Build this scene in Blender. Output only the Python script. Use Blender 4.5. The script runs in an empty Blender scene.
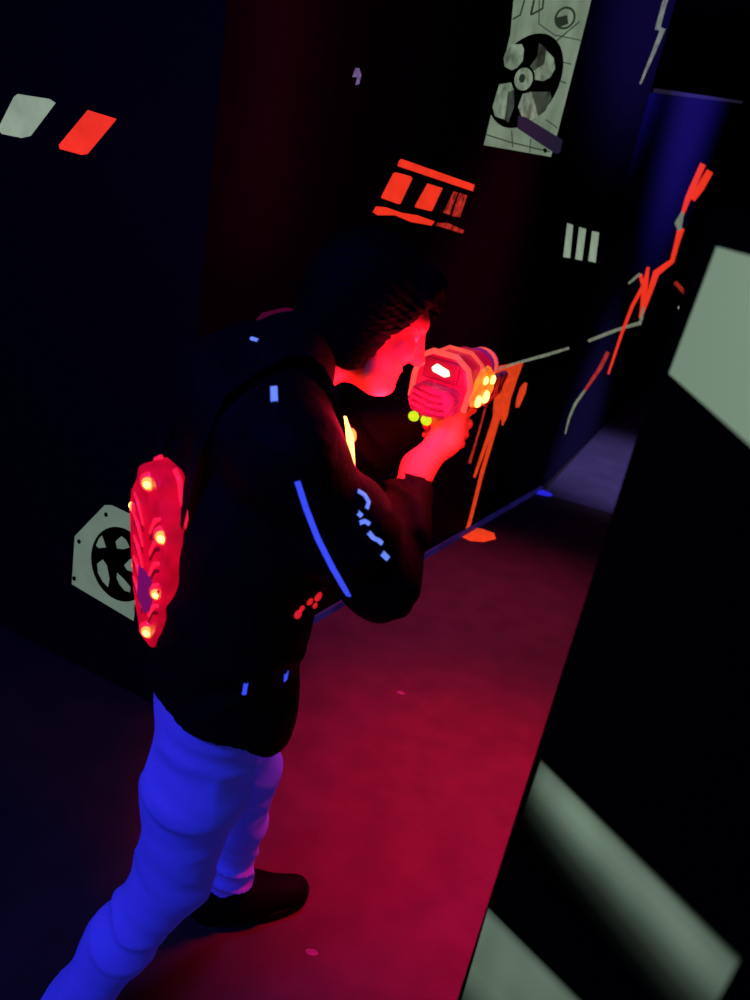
import bpy, bmesh, math, random
import numpy as np
from math import sin, cos, pi, radians, atan, atan2, hypot, sqrt
from mathutils import Vector, Matrix, noise as mnoise
from mathutils.bvhtree import BVHTree
random.seed(4)
SC = bpy.context.scene
COL = SC.collection
SC.view_settings.view_transform = 'Standard'
SC.view_settings.look = 'None'

# ------------------------------------------------------------------ camera
FPX = 800.0
NX, NY = -365.0, 1900.0
PITCH = atan(FPX / hypot(NX, NY)); ROLL = atan2(-NX, NY); H = 1.65
CR = Vector((cos(ROLL), sin(ROLL)*sin(PITCH), sin(ROLL)*cos(PITCH)))
CU = Vector((-sin(ROLL), cos(ROLL)*sin(PITCH), cos(ROLL)*cos(PITCH)))
CF = Vector((0, cos(PITCH), -sin(PITCH)))
EYE = Vector((0, 0, H))
cd = bpy.data.cameras.new('camera'); cam = bpy.data.objects.new('camera', cd); COL.objects.link(cam)
cam.matrix_world = Matrix(((CR.x, CU.x, -CF.x, 0), (CR.y, CU.y, -CF.y, 0), (CR.z, CU.z, -CF.z, H), (0, 0, 0, 1)))
cd.sensor_fit = 'VERTICAL'; cd.sensor_height = 24.0; cd.lens = 24.0*FPX/1000.0
cd.clip_start = 0.02
cd.dof.use_dof = True; cd.dof.focus_distance = 1.75; cd.dof.aperture_fstop = 3.0
SC.camera = cam

def ray(x, y):
    return CF + CR*((x-375)/FPX) + CU*(-(y-500)/FPX)
def aty(x, y, Y):
    d = ray(x, y); return EYE + d*(Y/d.y)
def on_plane(x, y, P, n):
    d = ray(x, y); return EYE + d*((P-EYE).dot(n)/d.dot(n))
def ground(x, y, z=0.0):
    d = ray(x, y); return EYE + d*((z-H)/d.z)

# --------------------------------------------------------------- materials
def lin(c):
    return tuple(((v/255.0)/12.92 if v/255.0 <= .04045 else ((v/255.0+.055)/1.055)**2.4) for v in c)
def mat(name, base=(0, 0, 0), rough=.8, emit=None, es=1.0, spec=.3, nscale=None, namt=.3, metal=0.0, bump=0.0, bscale=40, coat=0.0, sheen=0.0, ior=1.45):
    """base / emit are sRGB 0-255; nscale mottles the emission or base with noise"""
    m = bpy.data.materials.new(name); m.use_nodes = True
    nt = m.node_tree; b = nt.nodes['Principled BSDF']
    b.inputs['Base Color'].default_value = lin(base)+(1,)
    b.inputs['Roughness'].default_value = rough
    b.inputs['Specular IOR Level'].default_value = spec
    b.inputs['Metallic'].default_value = metal
    b.inputs['IOR'].default_value = ior
    b.inputs['Coat Weight'].default_value = coat
    b.inputs['Sheen Weight'].default_value = sheen
    tc = nt.nodes.new('ShaderNodeTexCoord')
    if emit is not None:
        b.inputs['Emission Color'].default_value = lin(emit)+(1,)
        b.inputs['Emission Strength'].default_value = es
    if nscale:
        n = nt.nodes.new('ShaderNodeTexNoise'); n.inputs['Scale'].default_value = nscale
        n.inputs['Detail'].default_value = 4
        nt.links.new(tc.outputs['Object'], n.inputs['Vector'])
        r = nt.nodes.new('ShaderNodeMapRange')
        r.inputs['From Min'].default_value = .3; r.inputs['From Max'].default_value = .7
        r.inputs['To Min'].default_value = 1-namt; r.inputs['To Max'].default_value = 1+namt*.4
        nt.links.new(n.outputs['Fac'], r.inputs['Value'])
        if emit is not None:
            mu = nt.nodes.new('ShaderNodeMath'); mu.operation = 'MULTIPLY'; mu.inputs[1].default_value = es
            nt.links.new(r.outputs['Result'], mu.inputs[0]); nt.links.new(mu.outputs[0], b.inputs['Emission Strength'])
        else:
            vm = nt.nodes.new('ShaderNodeVectorMath'); vm.operation = 'SCALE'
            vm.inputs[0].default_value = lin(base)
            nt.links.new(r.outputs['Result'], vm.inputs['Scale']); nt.links.new(vm.outputs[0], b.inputs['Base Color'])
    if bump:
        n = nt.nodes.new('ShaderNodeTexNoise'); n.inputs['Scale'].default_value = bscale; n.inputs['Detail'].default_value = 5
        nt.links.new(tc.outputs['Object'], n.inputs['Vector'])
        bp = nt.nodes.new('ShaderNodeBump'); bp.inputs['Strength'].default_value = bump; bp.inputs['Distance'].default_value = .01
        nt.links.new(n.outputs['Fac'], bp.inputs['Height']); nt.links.new(bp.outputs[0], b.inputs['Normal'])
    return m
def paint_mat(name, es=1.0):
    """fluorescent paint whose colour is a fade stored per vertex"""
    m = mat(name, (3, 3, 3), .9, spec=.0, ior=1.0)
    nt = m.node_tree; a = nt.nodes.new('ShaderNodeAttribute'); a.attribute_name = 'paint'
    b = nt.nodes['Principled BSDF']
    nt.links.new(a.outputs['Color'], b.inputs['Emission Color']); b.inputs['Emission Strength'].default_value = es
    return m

M = {}
M['floor'] = mat('dark_carpet', (62, 54, 42), .62, spec=.25, nscale=9, namt=.25, bump=.25, bscale=160)
M['floor_lit_patch'] = mat('lit_floor_tone', (92, 88, 98), .6, spec=.2, nscale=5, namt=.2)  # light on the floor past the bend, put in as a paler colour
M['wall'] = mat('matte_black_wall', (24, 19, 20), .75, spec=.12, bump=.15, bscale=30, ior=1.25)
M['wall_near'] = mat('black_barrier_paint', (4, 4, 5), .95, spec=.01, ior=1.0)
M['wall_blue'] = mat('navy_wall', (32, 28, 56), .8, spec=.1)
M['ceiling'] = mat('black_ceiling', (8, 8, 9), .95, spec=.05)
M['edge_blue'] = mat('blue_light_leak', (40, 40, 60), .6, emit=(30, 26, 92), es=.55, nscale=6, namt=.7)  # glow stands for light leaking along the wall foot
M['white_paint'] = mat('pale_green_white_paint', (70, 76, 70), .9, emit=(140, 158, 136), es=.95, nscale=14, namt=.22)
M['white_line'] = mat('thin_pale_paint', (12, 14, 12), .9, emit=(132, 140, 122), es=.8, nscale=25, namt=.5)
M['plate'] = mat('pale_green_plate', (24, 26, 24), .9, emit=(120, 138, 116), es=.9, nscale=6, namt=.35)
M['plate_dim'] = mat('grey_green_plate', (60, 64, 60), .9, emit=(98, 116, 100), es=1.0, nscale=9, namt=.18)
M['blade'] = mat('pale_blade_paint', (60, 64, 60), .9, emit=(122, 140, 118), es=.9, nscale=22, namt=.65)
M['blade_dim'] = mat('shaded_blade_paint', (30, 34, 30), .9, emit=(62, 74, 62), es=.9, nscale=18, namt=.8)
M['black_paint'] = mat('black_paint', (3, 3, 3), .9, spec=.02)
M['dark_line'] = mat('dark_drawn_line', (20, 22, 20), .9, emit=(42, 50, 42), es=.8, spec=.02)
M['dark_red'] = mat('dark_hub_paint', (10, 3, 3), .9, emit=(20, 2, 4), es=1, spec=.02)
M['orange'] = mat('fluorescent_orange_paint', (200, 60, 30), .9, emit=(240, 52, 30), es=1.0, nscale=20, namt=.15)
M['orange_dim'] = mat('thin_orange_paint', (160, 50, 30), .9, emit=(178, 44, 30), es=.9, nscale=45, namt=.95)
M['orange_drip'] = mat('orange_drip_paint', (200, 60, 30), .9, emit=(222, 62, 24), es=1.0, nscale=40, namt=.3)
M['red_paint'] = mat('fluorescent_red_paint', (200, 40, 25), .9, emit=(238, 48, 30), es=1.0, nscale=14, namt=.2)
M['tape'] = mat('dark_purple_tape', (10, 9, 14), .8, emit=(34, 28, 50), es=.9)
M['skin'] = mat('skin', (196, 124, 92), .5, spec=.35, bump=.05, bscale=150)
M['eye'] = mat('eye_white', (190, 185, 180), .25)
M['iris'] = mat('dark_iris', (20, 12, 8), .2)
M['lip'] = mat('lip', (170, 95, 90), .45)
M['hair'] = mat('black_hair', (5, 4, 5), .7, spec=.06)
M['jacket'] = mat('black_padded_jacket', (15, 13, 10), .7, spec=.08, bump=.3, bscale=60)
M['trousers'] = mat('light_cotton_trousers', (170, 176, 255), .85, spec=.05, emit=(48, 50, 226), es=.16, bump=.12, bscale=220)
M['shoe'] = mat('black_shoe', (6, 5, 8), .7, spec=.06)
M['sole'] = mat('black_rubber_sole', (7, 7, 8), .8, spec=.1)
M['blue_trim'] = mat('blue_glowing_trim', (60, 70, 160), .7, emit=(58, 76, 244), es=1.0)
M['pale_trim'] = mat('pale_blue_lettering', (90, 100, 170), .7, emit=(108, 138, 250), es=1.0)
M['strap'] = mat('black_webbing', (12, 11, 13), .8)
M['shoulder_glow'] = mat('red_light_on_shoulder', (120, 30, 40), .6, emit=(86, 4, 26), es=.55)  # red light on the far shoulder, put in as colour and glow
M['pack'] = mat('red_translucent_shell', (200, 20, 40), .35, emit=(226, 6, 44), es=.78, nscale=28, namt=.42, spec=.5)
M['pack_ridge'] = mat('pink_red_rib', (220, 40, 60), .3, emit=(250, 28, 66), es=.95, spec=.5)  # lit relief of the ribs put in as a brighter colour
M['pack_shade'] = mat('red_groove_shade', (90, 5, 15), .5, emit=(120, 0, 26), es=.8)  # shade in the grooves put in as a darker colour
M['pack_badge'] = mat('purple_badge', (60, 20, 80), .5, emit=(122, 14, 84), es=.8)
M['led'] = mat('glowing_red_lamp', (255, 120, 60), .2, emit=(255, 120, 48), es=3.0)
M['led_hot'] = mat('yellow_hot_lamp', (255, 220, 120), .2, emit=(255, 206, 96), es=4.0)
M['led_red'] = mat('small_red_lamp', (255, 60, 60), .2, emit=(220, 30, 40), es=.9)
M['gun'] = mat('red_lit_gun_shell', (90, 20, 36), .35, emit=(214, 8, 52), es=.72, nscale=26, namt=.4, spec=.5)
M['gun_rim'] = mat('orange_pink_rim', (110, 40, 40), .3, emit=(255, 84, 74), es=1.0, nscale=40, namt=.3)
M['gun_block'] = mat('purple_pink_block', (84, 34, 60), .5, emit=(190, 18, 76), es=.72, nscale=70, namt=.75, bump=.6, bscale=120)
M['gun_dark'] = mat('dark_crimson_plastic', (70, 8, 24), .4, emit=(130, 6, 40), es=.7)
M['screen'] = mat('bright_screen', (255, 240, 200), .2, emit=(255, 238, 180), es=3.0)
M['glow'] = mat('amber_glow_panel', (255, 170, 60), .3, emit=(255, 128, 36), es=1.15, nscale=55, namt=.6)
M['green_led'] = mat('yellow_green_lamp', (10, 60, 5), .3, emit=(196, 226, 24), es=1.1)
M['barrel'] = mat('mauve_barrel', (170, 80, 160), .35, emit=(150, 20, 84), es=.62)
M['blue_scrap'] = mat('blue_scrap', (40, 40, 200), .8, emit=(38, 34, 200), es=1.0)
M['pink_scrap'] = mat('pale_scrap', (112, 100, 120), .9, nscale=60, namt=.3)
M['pale_dot'] = mat('pale_glow_dot', (200, 200, 200), .6, emit=(190, 190, 185), es=1.0)
M['mauve_mark'] = mat('mauve_mark', (100, 80, 120), .8, emit=(112, 92, 140), es=.9, nscale=60, namt=.5)
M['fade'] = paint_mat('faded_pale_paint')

# ------------------------------------------------------------------ helpers
def obj(name, bm, m, parent=None, smooth=False, bevel=0, seg=2):
    if isinstance(bm, bmesh.types.BMesh):
        me = bpy.data.meshes.new(name); bm.to_mesh(me); bm.free()
    else:
        me = bm
    me.materials.append(m)
    if smooth:
        for p in me.polygons: p.use_smooth = True
    o = bpy.data.objects.new(name, me); COL.objects.link(o)
    if parent: o.parent = parent
    if bevel:
        b = o.modifiers.new('bevel', 'BEVEL'); b.width = bevel; b.segments = seg; b.limit_method = 'ANGLE'
    return o
def thing(name, label, cat, loc=(0, 0, 0), group=None):
    o = bpy.data.objects.new(name, None); COL.objects.link(o); o.location = loc
    o.empty_display_size = .05
    return tag(o, label, cat, group)
def tag(o, label, cat, group=None):
    o['label'] = label; o['category'] = cat
    if group: o['group'] = group
    return o
def struct(o):
    o['kind'] = 'structure'; return o
def local(me_obj, root):
    """vertices were written in world space: keep them there under a moved root"""
    bpy.context.view_layer.update()
    me_obj.parent = root
    me_obj.matrix_parent_inverse = root.matrix_world.inverted()
    return me_obj
def recentre(o):
    """move an object's origin to the middle of its mesh"""
    vs = [v.co for v in o.data.vertices]
    c = sum(vs, Vector())/len(vs)
    o.data.transform(Matrix.Translation(-c)); o.location = c
    return o

def bm_poly(bm, pts):
    return bm.faces.new([bm.verts.new(p) for p in pts])
def bm_box(bm, c, s, rot=None):
    m = Matrix.Translation(c) @ (rot.to_4x4() if rot else Matrix()) @ Matrix.Diagonal((s[0], s[1], s[2], 1))
    return bmesh.ops.create_cube(bm, size=1, matrix=m)
def tube(bm, pts, rad, n=8, cap=True):
    pts = [Vector(p) for p in pts]; rings = []
    rs = rad if isinstance(rad, (list, tuple)) else [rad]*len(pts)
    t0 = (pts[1]-pts[0]).normalized()
    up = Vector((0, 0, 1)) if abs(t0.z) < .9 else Vector((1, 0, 0))
    a = t0.cross(up).normalized()
    for i, p in enumerate(pts):
        t = (pts[min(i+1, len(pts)-1)]-pts[max(i-1, 0)]).normalized()
        a = (a - t*a.dot(t)).normalized(); b = t.cross(a)
        rings.append([bm.verts.new(p+(a*cos(2*pi*k/n)+b*sin(2*pi*k/n))*rs[i]) for k in range(n)])
    for r0, r1 in zip(rings, rings[1:]):
        for k in range(n):
            bm.faces.new((r0[k], r0[(k+1) % n], r1[(k+1) % n], r1[k]))
    if cap:
        bm.faces.new(rings[0][::-1]); bm.faces.new(rings[-1])
def dome(bm, c, r, nrm, flat=.6, seg=14):
    q = Vector(nrm).normalized().to_track_quat('Z', 'Y').to_matrix().to_4x4()
    bmesh.ops.create_uvsphere(bm, u_segments=seg, v_segments=8, radius=1,
        matrix=Matrix.Translation(c) @ q @ Matrix.Diagonal((r, r, r*flat, 1)))
def prism(bm, outline, f0, f1):
    """outline of 2-D points swept between two maps f(u,v)->point"""
    a = [bm.verts.new(f0(*p)) for p in outline]; b = [bm.verts.new(f1(*p)) for p in outline]
    n = len(a)
    bm.faces.new(a[::-1]); bm.faces.new(b)
    for i in range(n):
        bm.faces.new((a[i], a[(i+1) % n], b[(i+1) % n], b[i]))
    bmesh.ops.recalc_face_normals(bm, faces=bm.faces[:])

# -------------------------------------------------------------------- setting
def wall_quad(name, p0, p1, z0, z1, thick, nrm, m, tops=None):
    bm = bmesh.new()
    p0 = Vector((p0[0], p0[1], 0)); p1 = Vector((p1[0], p1[1], 0)); t = -Vector(nrm)*thick
    za, zb = tops if tops else (z1, z1)
    v = [bm.verts.new(q) for q in (p0+Vector((0, 0, z0)), p1+Vector((0, 0, z0)), p1+Vector((0, 0, zb)), p0+Vector((0, 0, za)),
         p0+t+Vector((0, 0, z0)), p1+t+Vector((0, 0, z0)), p1+t+Vector((0, 0, zb)), p0+t+Vector((0, 0, za)))]
    for f in ((0, 1, 2, 3), (5, 4, 7, 6), (4, 0, 3, 7), (1, 5, 6, 2), (3, 2, 6, 7), (4, 5, 1, 0)):
        bm.faces.new([v[i] for i in f])
    bmesh.ops.recalc_face_normals(bm, faces=bm.faces[:])
    return struct(obj(name, bm, m))
CEIL = 3.4
K = ground(163, 709); JA = ground(540, 490); JB = ground(655, 375)        # wall corner, bend, far end
dirL = (K - ground(0, 625)); dirL.z = 0; dirL.normalize()
L0 = K - dirL*2.6
def nrm_of(a, b):
    d = (b-a).normalized(); n = Vector((d.y, -d.x, 0)); return n if n.dot(EYE-a) > 0 else -n
nL, nA, nB = nrm_of(L0, K), nrm_of(K, JA), nrm_of(JA, JB)
bm = bmesh.new(); bm_box(bm, (0.7, 4.6, -.05), (7.4, 12.0, .1)); struct(obj('floor', bm, M['floor']))
bm = bmesh.new(); bm_box(bm, (0.7, 4.6, CEIL+.05), (7.4, 12.0, .1)); struct(obj('ceiling', bm, M['ceiling']))
wall_quad('wall_left', L0, K, 0, CEIL, .1, nL, M['wall'])
wall_quad('wall_middle', K, JA, 0, CEIL, .1, nA, M['wall'])
def topz(x, y, P, n): return on_plane(x, y, P, n).z
zt0 = topz(650, 92, JA, nB); zt1 = topz(744, 111, JA, nB)
wall_quad('wall_right', JA, JB, 0, 0, .1, nB, M['wall_blue'], tops=(zt0, zt1))
bm = bmesh.new(); bm_box(bm, (.7, 10.55, CEIL/2), (7.4, .1, CEIL)); struct(obj('wall_back', bm, M['wall']))
bm = bmesh.new(); bm_box(bm, (4.35, 4.6, CEIL/2), (.1, 12, CEIL)); struct(obj('wall_side', bm, M['wall_near']))
# pale edge along the top of the low blue wall, thin glowing strip for a light leak at the foot of the middle wall
bm = bmesh.new()
a = JA+Vector((0, 0, zt0))+nB*.004; b = JB+Vector((0, 0, zt1))+nB*.004
a = a+(b-a)*.12
d = Vector((0, 0, .022)); n = -nB*.10
v = [bm.verts.new(q) for q in (a, b, b+d, a+d, a+n, b+n, b+n+d, a+n+d)]
for f in ((0, 1, 2, 3), (5, 4, 7, 6), (4, 0, 3, 7), (1, 5, 6, 2), (3, 2, 6, 7), (4, 5, 1, 0)): bm.faces.new([v[i] for i in f])
struct(obj('trim_1', bm, mat('pale_wall_edge', (50, 46, 58), .8, emit=(40, 34, 58), es=.6)))
def foot_edge(name, a, b, n, m, h=.03, t=.012):
    bm = bmesh.new(); up = Vector((0, 0, h)); o = n*t
    v = [bm.verts.new(q) for q in (a+n*.001, b+n*.001, b+n*.001+up, a+n*.001+up, a+o, b+o, b+o+up, a+o+up)]
    for f in ((3, 2, 1, 0), (4, 5, 6, 7), (0, 4, 7, 3), (1, 2, 6, 5), (2, 3, 7, 6), (0, 1, 5, 4)): bm.faces.new([v[i] for i in f])
    bmesh.ops.recalc_face_normals(bm, faces=bm.faces[:])
    return struct(obj(name, bm, m))
foot_edge('light_leak_strip', K+(JA-K)*.02, JA, nA, M['edge_blue'])

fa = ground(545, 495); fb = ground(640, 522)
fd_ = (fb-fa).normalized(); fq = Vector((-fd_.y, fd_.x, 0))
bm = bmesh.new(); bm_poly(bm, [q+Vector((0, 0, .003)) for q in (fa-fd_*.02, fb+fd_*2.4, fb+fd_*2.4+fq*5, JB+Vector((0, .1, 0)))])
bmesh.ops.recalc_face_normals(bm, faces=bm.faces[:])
struct(obj('floor', bm, M['floor_lit_patch']))  # thin sheet carrying the lit tone of the far floor

# near barrier on the right: its far edge is a vertical; the face runs back past the camera
G = ground(455, 1003)*.62; G.z = 0
dD = Vector((.065, 1, 0)).normalized()
nD = Vector((-dD.y, dD.x, 0))
zD = on_plane(704, 203, G, nD).z
bm = bmesh.new()
tD = -nD*.09
near_end = G - dD*.75
v = []
for q in (G, near_end):
    for zz in (0, zD): v += [q+Vector((0, 0, zz)), q+tD+Vector((0, 0, zz))]
for f in ((0, 2, 6, 4), (1, 5, 7, 3), (0, 1, 3, 2), (4, 6, 7, 5), (2, 3, 7, 6), (0, 4, 5, 1)):
    pass
vs = [bm.verts.new(q) for q in v]
for f in ((0, 2, 6, 4), (1, 5, 7, 3), (0, 1, 3, 2), (4, 6, 7, 5), (2, 3, 7, 6), (0, 4, 5, 1)): bm.faces.new([vs[i] for i in f])
bmesh.ops.recalc_face_normals(bm, faces=bm.faces[:])
struct(obj('wall_near', bm, M['wall_near'], bevel=.006))

# --------------------------------------------------------- painted wall marks
def flat(name, polys, P, n, m, parent=None, off=.003, thick=0):
    bm = bmesh.new()
    for pts in polys:
        vs = [bm.verts.new(on_plane(x, y, P, n)+n*off*.3) for x, y in pts]
        f = bm.faces.new(vs)
        f.normal_update()
        if f.normal.dot(n) < 0: f.normal_flip()
    bmesh.ops.triangulate(bm, faces=bm.faces[:])
    o = obj(name, bm, m)
    if parent: return local(o, parent)
    return recentre(o)
def stroke(pts, w):
    """polyline of (x,y) with width(s) -> quads"""
    ws = w if isinstance(w, (list, tuple)) else [w]*len(pts)
    L, Rr = [], []
    for i, (x, y) in enumerate(pts):
        x0, y0 = pts[max(i-1, 0)]; x1, y1 = pts[min(i+1, len(pts)-1)]
        l = hypot(x1-x0, y1-y0); nx, ny = -(y1-y0)/l, (x1-x0)/l
        L.append((x+nx*ws[i]/2, y+ny*ws[i]/2)); Rr.append((x-nx*ws[i]/2, y-ny*ws[i]/2))
    return [[L[i], L[i+1], Rr[i+1], Rr[i]] for i in range(len(pts)-1)]
def ell(cx, cy, a, b, sx=0, n=40, a0=0, a1=2*pi):
    """ellipse, semi-axes a (x) and b (y), sheared sideways by sx per unit of y"""
    return [(cx+a*cos(a0+(a1-a0)*k/n)+sx*b*sin(a0+(a1-a0)*k/n), cy+b*sin(a0+(a1-a0)*k/n)) for k in range(n if a1-a0 > 6.2 else n+1)]
def ringpoly(cx, cy, a, b, a2, b2, sx=0, n=40):
    o = ell(cx, cy, a, b, sx, n); i = ell(cx, cy, a2, b2, sx, n)
    return [[o[k], o[(k+1) % n], i[(k+1) % n], i[k]] for k in range(n)]
def root_on(name, label, cat, px, P, n, group=None):
    r = thing(name, label, cat, on_plane(px[0], px[1], P, n), group); bpy.context.view_layer.update(); return r

# left wall: two slanted blocks
tag(flat('painted_block', [[(18, 94), (50, 99), (56, 103), (31, 136), (22, 138), (2, 134), (-2, 129), (14, 97)]], K, nL, M['white_paint']),
    'pale white slanted block painted on the left wall', 'wall marking')
tag(flat('painted_block', [[(88, 110), (117, 119), (113, 124), (88, 154), (82, 155), (60, 149), (59, 145)]], K, nL, M['red_paint']),
    'bright red slanted block painted on the left wall', 'wall marking')
# left wall: fan plate low behind the person's back
fp = root_on('fan_plate', 'pale six-sided plate with a dark fan, low on the left wall behind the backpack', 'fan sign', (125, 622), K, nL)
flat('plate', [[(105, 505), (112, 505), (150, 523), (178, 557), (172, 640), (134, 621), (72, 584), (75, 536)]], K, nL, M['plate_dim'], fp, .004)
flat('fan_ring', [ell(121, 564, 29, 37.5, .14)], K, nL, M['black_paint'], fp, .007)
bl = []
Z = lambda x, y: (60+x*.15, 490+y*.15)
for q in ([(285, 300), (312, 380), (262, 385), (245, 368), (262, 325)],
          [(415, 305), (445, 330), (470, 380), (430, 392), (385, 388), (375, 340)],
          [(290, 460), (318, 500), (335, 590), (325, 645), (290, 610), (258, 550), (252, 490)],
          [(385, 548), (425, 585), (475, 645), (470, 680), (435, 668), (400, 625), (382, 585)],
          [(470, 460), (500, 450), (530, 470), (530, 530), (490, 545), (450, 530), (432, 500)]):
    flat('fan_blade', [[Z(*p) for p in q]], K, nL, M['plate_dim'], fp, .010)
for x, y in ((310, 163), (130, 342), (98, 588)):
    flat('bolt_hole', [ell(*Z(x, y), 1.9, 2.4, .1, 12)], K, nL, M['black_paint'], fp, .007)

# middle wall: orange window shape
osn = root_on('orange_panel_mural', 'orange painted mural of three blocks between two bars, above the head of the person', 'wall painting', (420, 222), K, nA)
Z = lambda x, y: (360+x*130/750, 140+y*130/750)
def zf(name, q, m, par, P=K, n=nA, off=.003): return flat(name, [[Z(*p) for p in q]], P, n, m, par, off)
zf('bar', [(235, 108), (660, 258), (650, 296), (215, 150), (222, 122)], M['orange'], osn)
zf('block', [(205, 186), (290, 208), (302, 222), (232, 368), (220, 370), (120, 334), (125, 318), (190, 192)], M['orange'], osn)
zf('block', [(388, 250), (476, 278), (416, 408), (404, 410), (316, 388), (318, 374)], M['orange'], osn)
zf('block', [(540, 296), (562, 302), (515, 432), (478, 418)], M['orange_dim'], osn)
zf('block', [(572, 304), (618, 320), (576, 446), (528, 438)], M['orange_dim'], osn)
flat('bar', [[Z(*p) for p in q] for q in ([(90, 382), (150, 388), (240, 420), (200, 434), (100, 434), (72, 416)], [(240, 420), (330, 434), (430, 470), (412, 494), (290, 472), (200, 434)])], K, nA, M['orange'], osn)
zf('scuffed_bar', [(445, 476), (510, 480), (600, 522), (592, 540), (440, 494)], M['orange_dim'], osn)

# middle wall: fan mural
fm = root_on('fan_mural', 'tall pale panel with a large dark fan painted near the top of the middle wall', 'wall painting', (518, 150), K, nA)
Z = lambda x, y: (460+x*160/750, y*160/750)
zf('panel', [(255, -60), (628, -60), (600, 60), (452, 640), (425, 735), (110, 680), (235, 160)], M['plate'], fm)
for q, w in (([(370, -40), (368, 110)], 1), ([(365, 110), (450, 170)], 1), ([(560, 100), (440, 200)], 1.2), ([(450, 165), (570, 190)], 1), ([(470, 290), (520, 300)], 1), ([(470, 380), (495, 390)], 1.2), ([(240, 610), (245, 690)], 1), ([(330, 650), (325, 715)], 1), ([(120, 630), (230, 665), (420, 712)], 1.2), ([(400, 560), (455, 600)], 1), ([(300, 0), (280, 70), (245, 90)], 1.6), ([(330, 70), (345, 0)], 2.2), ([(330, 70), (385, 40), (390, -10)], 2)) :
    flat('panel_line', stroke([Z(*p) for p in q], w), K, nA, M['dark_line'], fm, .006)
flat('fan_ring', [ell(*Z(305, 378), 35, 47.5, -.30)], K, nA, M['black_paint'], fm, .009)
zf('fan_blade', [(225, 208), (285, 206), (296, 230), (290, 285), (262, 318), (236, 328), (205, 312), (200, 270)], M['blade'], fm, off=.012)
zf('fan_blade', [(400, 235), (435, 270), (442, 320), (420, 362), (385, 380), (345, 372), (340, 330), (390, 300)], M['blade'], fm, off=.012)
zf('fan_blade', [(365, 200), (400, 228), (392, 296), (338, 328), (322, 312), (360, 262)], M['blade_dim'], fm, off=.012)
zf('fan_blade', [(180, 395), (235, 386), (248, 420), (222, 430), (205, 560), (160, 545), (148, 500)], M['blade'], fm, off=.012)
zf('fan_blade', [(222, 430), (248, 420), (250, 500), (222, 575), (205, 560)], M['blade_dim'], fm, off=.012)
zf('fan_blade', [(290, 440), (330, 430), (345, 480), (362, 545), (330, 566), (285, 545), (268, 500)], M['blade'], fm, off=.012)
zf('fan_blade', [(330, 430), (420, 430), (425, 460), (395, 520), (362, 545), (345, 480)], M['blade_dim'], fm, off=.012)
flat('hub', [ell(*Z(292, 370), 9.6, 12, -.1)], K, nA, M['blade'], fm, .015)
flat('hub_ring', ringpoly(*Z(292, 370), 11.4, 13.8, 9.2, 11.4, -.1), K, nA, M['black_paint'], fm, .0165)
flat('hub_dot', [ell(*Z(285, 366), 3.2, 4.6, -.1, 16)], K, nA, M['dark_line'], fm, .018)
flat('rivet_ring', ringpoly(*Z(490, 84), 10.5, 11.5, 8.3, 9.2, -.15), K, nA, M['dark_line'], fm, .007)
zf('rivet_slot', [(440, 84), (500, 70), (505, 112), (460, 128)], M['dark_line'], fm, off=.008)
zf('bolt_hole', [(385, 700), (398, 692), (410, 708), (395, 718)], M['black_paint'], fm, off=.007)
tag(flat('tape_strip', [[Z(265, 540), Z(300, 548), Z(475, 655), Z(462, 716), Z(440, 720), Z(262, 600)]], K, nA, M['tape'], off=.022),
    'dark purple strip crossing the lower corner of the fan mural', 'tape')
for i, q in enumerate(([(567, 223), (573, 225), (570, 258), (563, 257)], [(579, 227), (586, 229), (582, 260.5), (575, 259)], [(592, 231), (599, 232.5), (595.5, 262.5), (588, 261)])):
    tag(flat('painted_stripe', [q], K, nA, M['white_paint']),
        ('leftmost', 'middle', 'rightmost')[i]+' of the three short pale upright stripes below the fan mural', 'wall marking', 'three short upright stripes')
tag(flat('painted_fleck', [[(355, 68), (359, 68), (361, 75), (359, 84), (355, 85), (357, 77), (352, 77)]], K, nA, M['mauve_mark']), 'small mauve fleck high on the dark middle wall', 'paint fleck')
# pale line, orange drips
tag(flat('painted_line', stroke([(488, 372), (520, 362), (546, 355), (569, 348)], [3, 2.6, 3.2, 2.4]), K, nA, M['white_line']),
    'thin pale line on the middle wall, running out from the gun barrel', 'painted line')
dr = root_on('orange_drip', 'fluorescent orange paint dripping down the middle wall beside the gun', 'paint drip', (472, 530), K, nA)
Z = lambda x, y: (390+x*140/750, 330+y*140/750)
dq = [[(555, 195), (715, 172), (690, 240), (560, 330), (530, 365)], [(560, 320), (690, 235), (660, 330), (600, 500), (590, 470), (545, 520)], [(600, 430), (605, 510), (630, 460), (650, 350)]]
flat('paint_pool', [[Z(*p) for p in q] for q in dq], K, nA, M['orange_drip'], dr)
flat('drip_run', stroke([Z(590, 380), Z(530, 560), Z(450, 790)], [5, 4, 2.6]), K, nA, M['orange_drip'], dr, .004)
flat('drip_run', stroke([Z(600, 400), (496, 424), (482, 472), (470, 520), (466, 534)], [5, 4.5, 4, 3.4, 4]), K, nA, M['orange_drip'], dr, .0045)
flat('drip_run', stroke([Z(515, 400), Z(470, 560), Z(424, 715)], [2, 2, 3]), K, nA, M['orange_dim'], dr, .005)
flat('drip_run', stroke([Z(645, 330), Z(610, 470), Z(600, 510)], [4, 3, 2]), K, nA, M['orange_drip'], dr, .0055)
tag(flat('paint_drop', [[Z(*p) for p in ((720, 280), (735, 285), (725, 340), (690, 415), (672, 415), (675, 375), (695, 310))]], K, nA, M['orange_drip']), 'separate orange paint drop right of the drips on the middle wall', 'paint drop')
UPZ = Vector((0, 0, 1))
tag(flat('paint_puddle', [[(462, 532), (470, 527), (482, 529), (494, 533), (496, 539), (484, 542), (470, 541), (462, 537)]], Vector((0, 0, .002)), UPZ, M['orange_drip'], off=.002), 'orange paint puddle on the floor at the foot of the middle wall', 'paint puddle')
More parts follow.
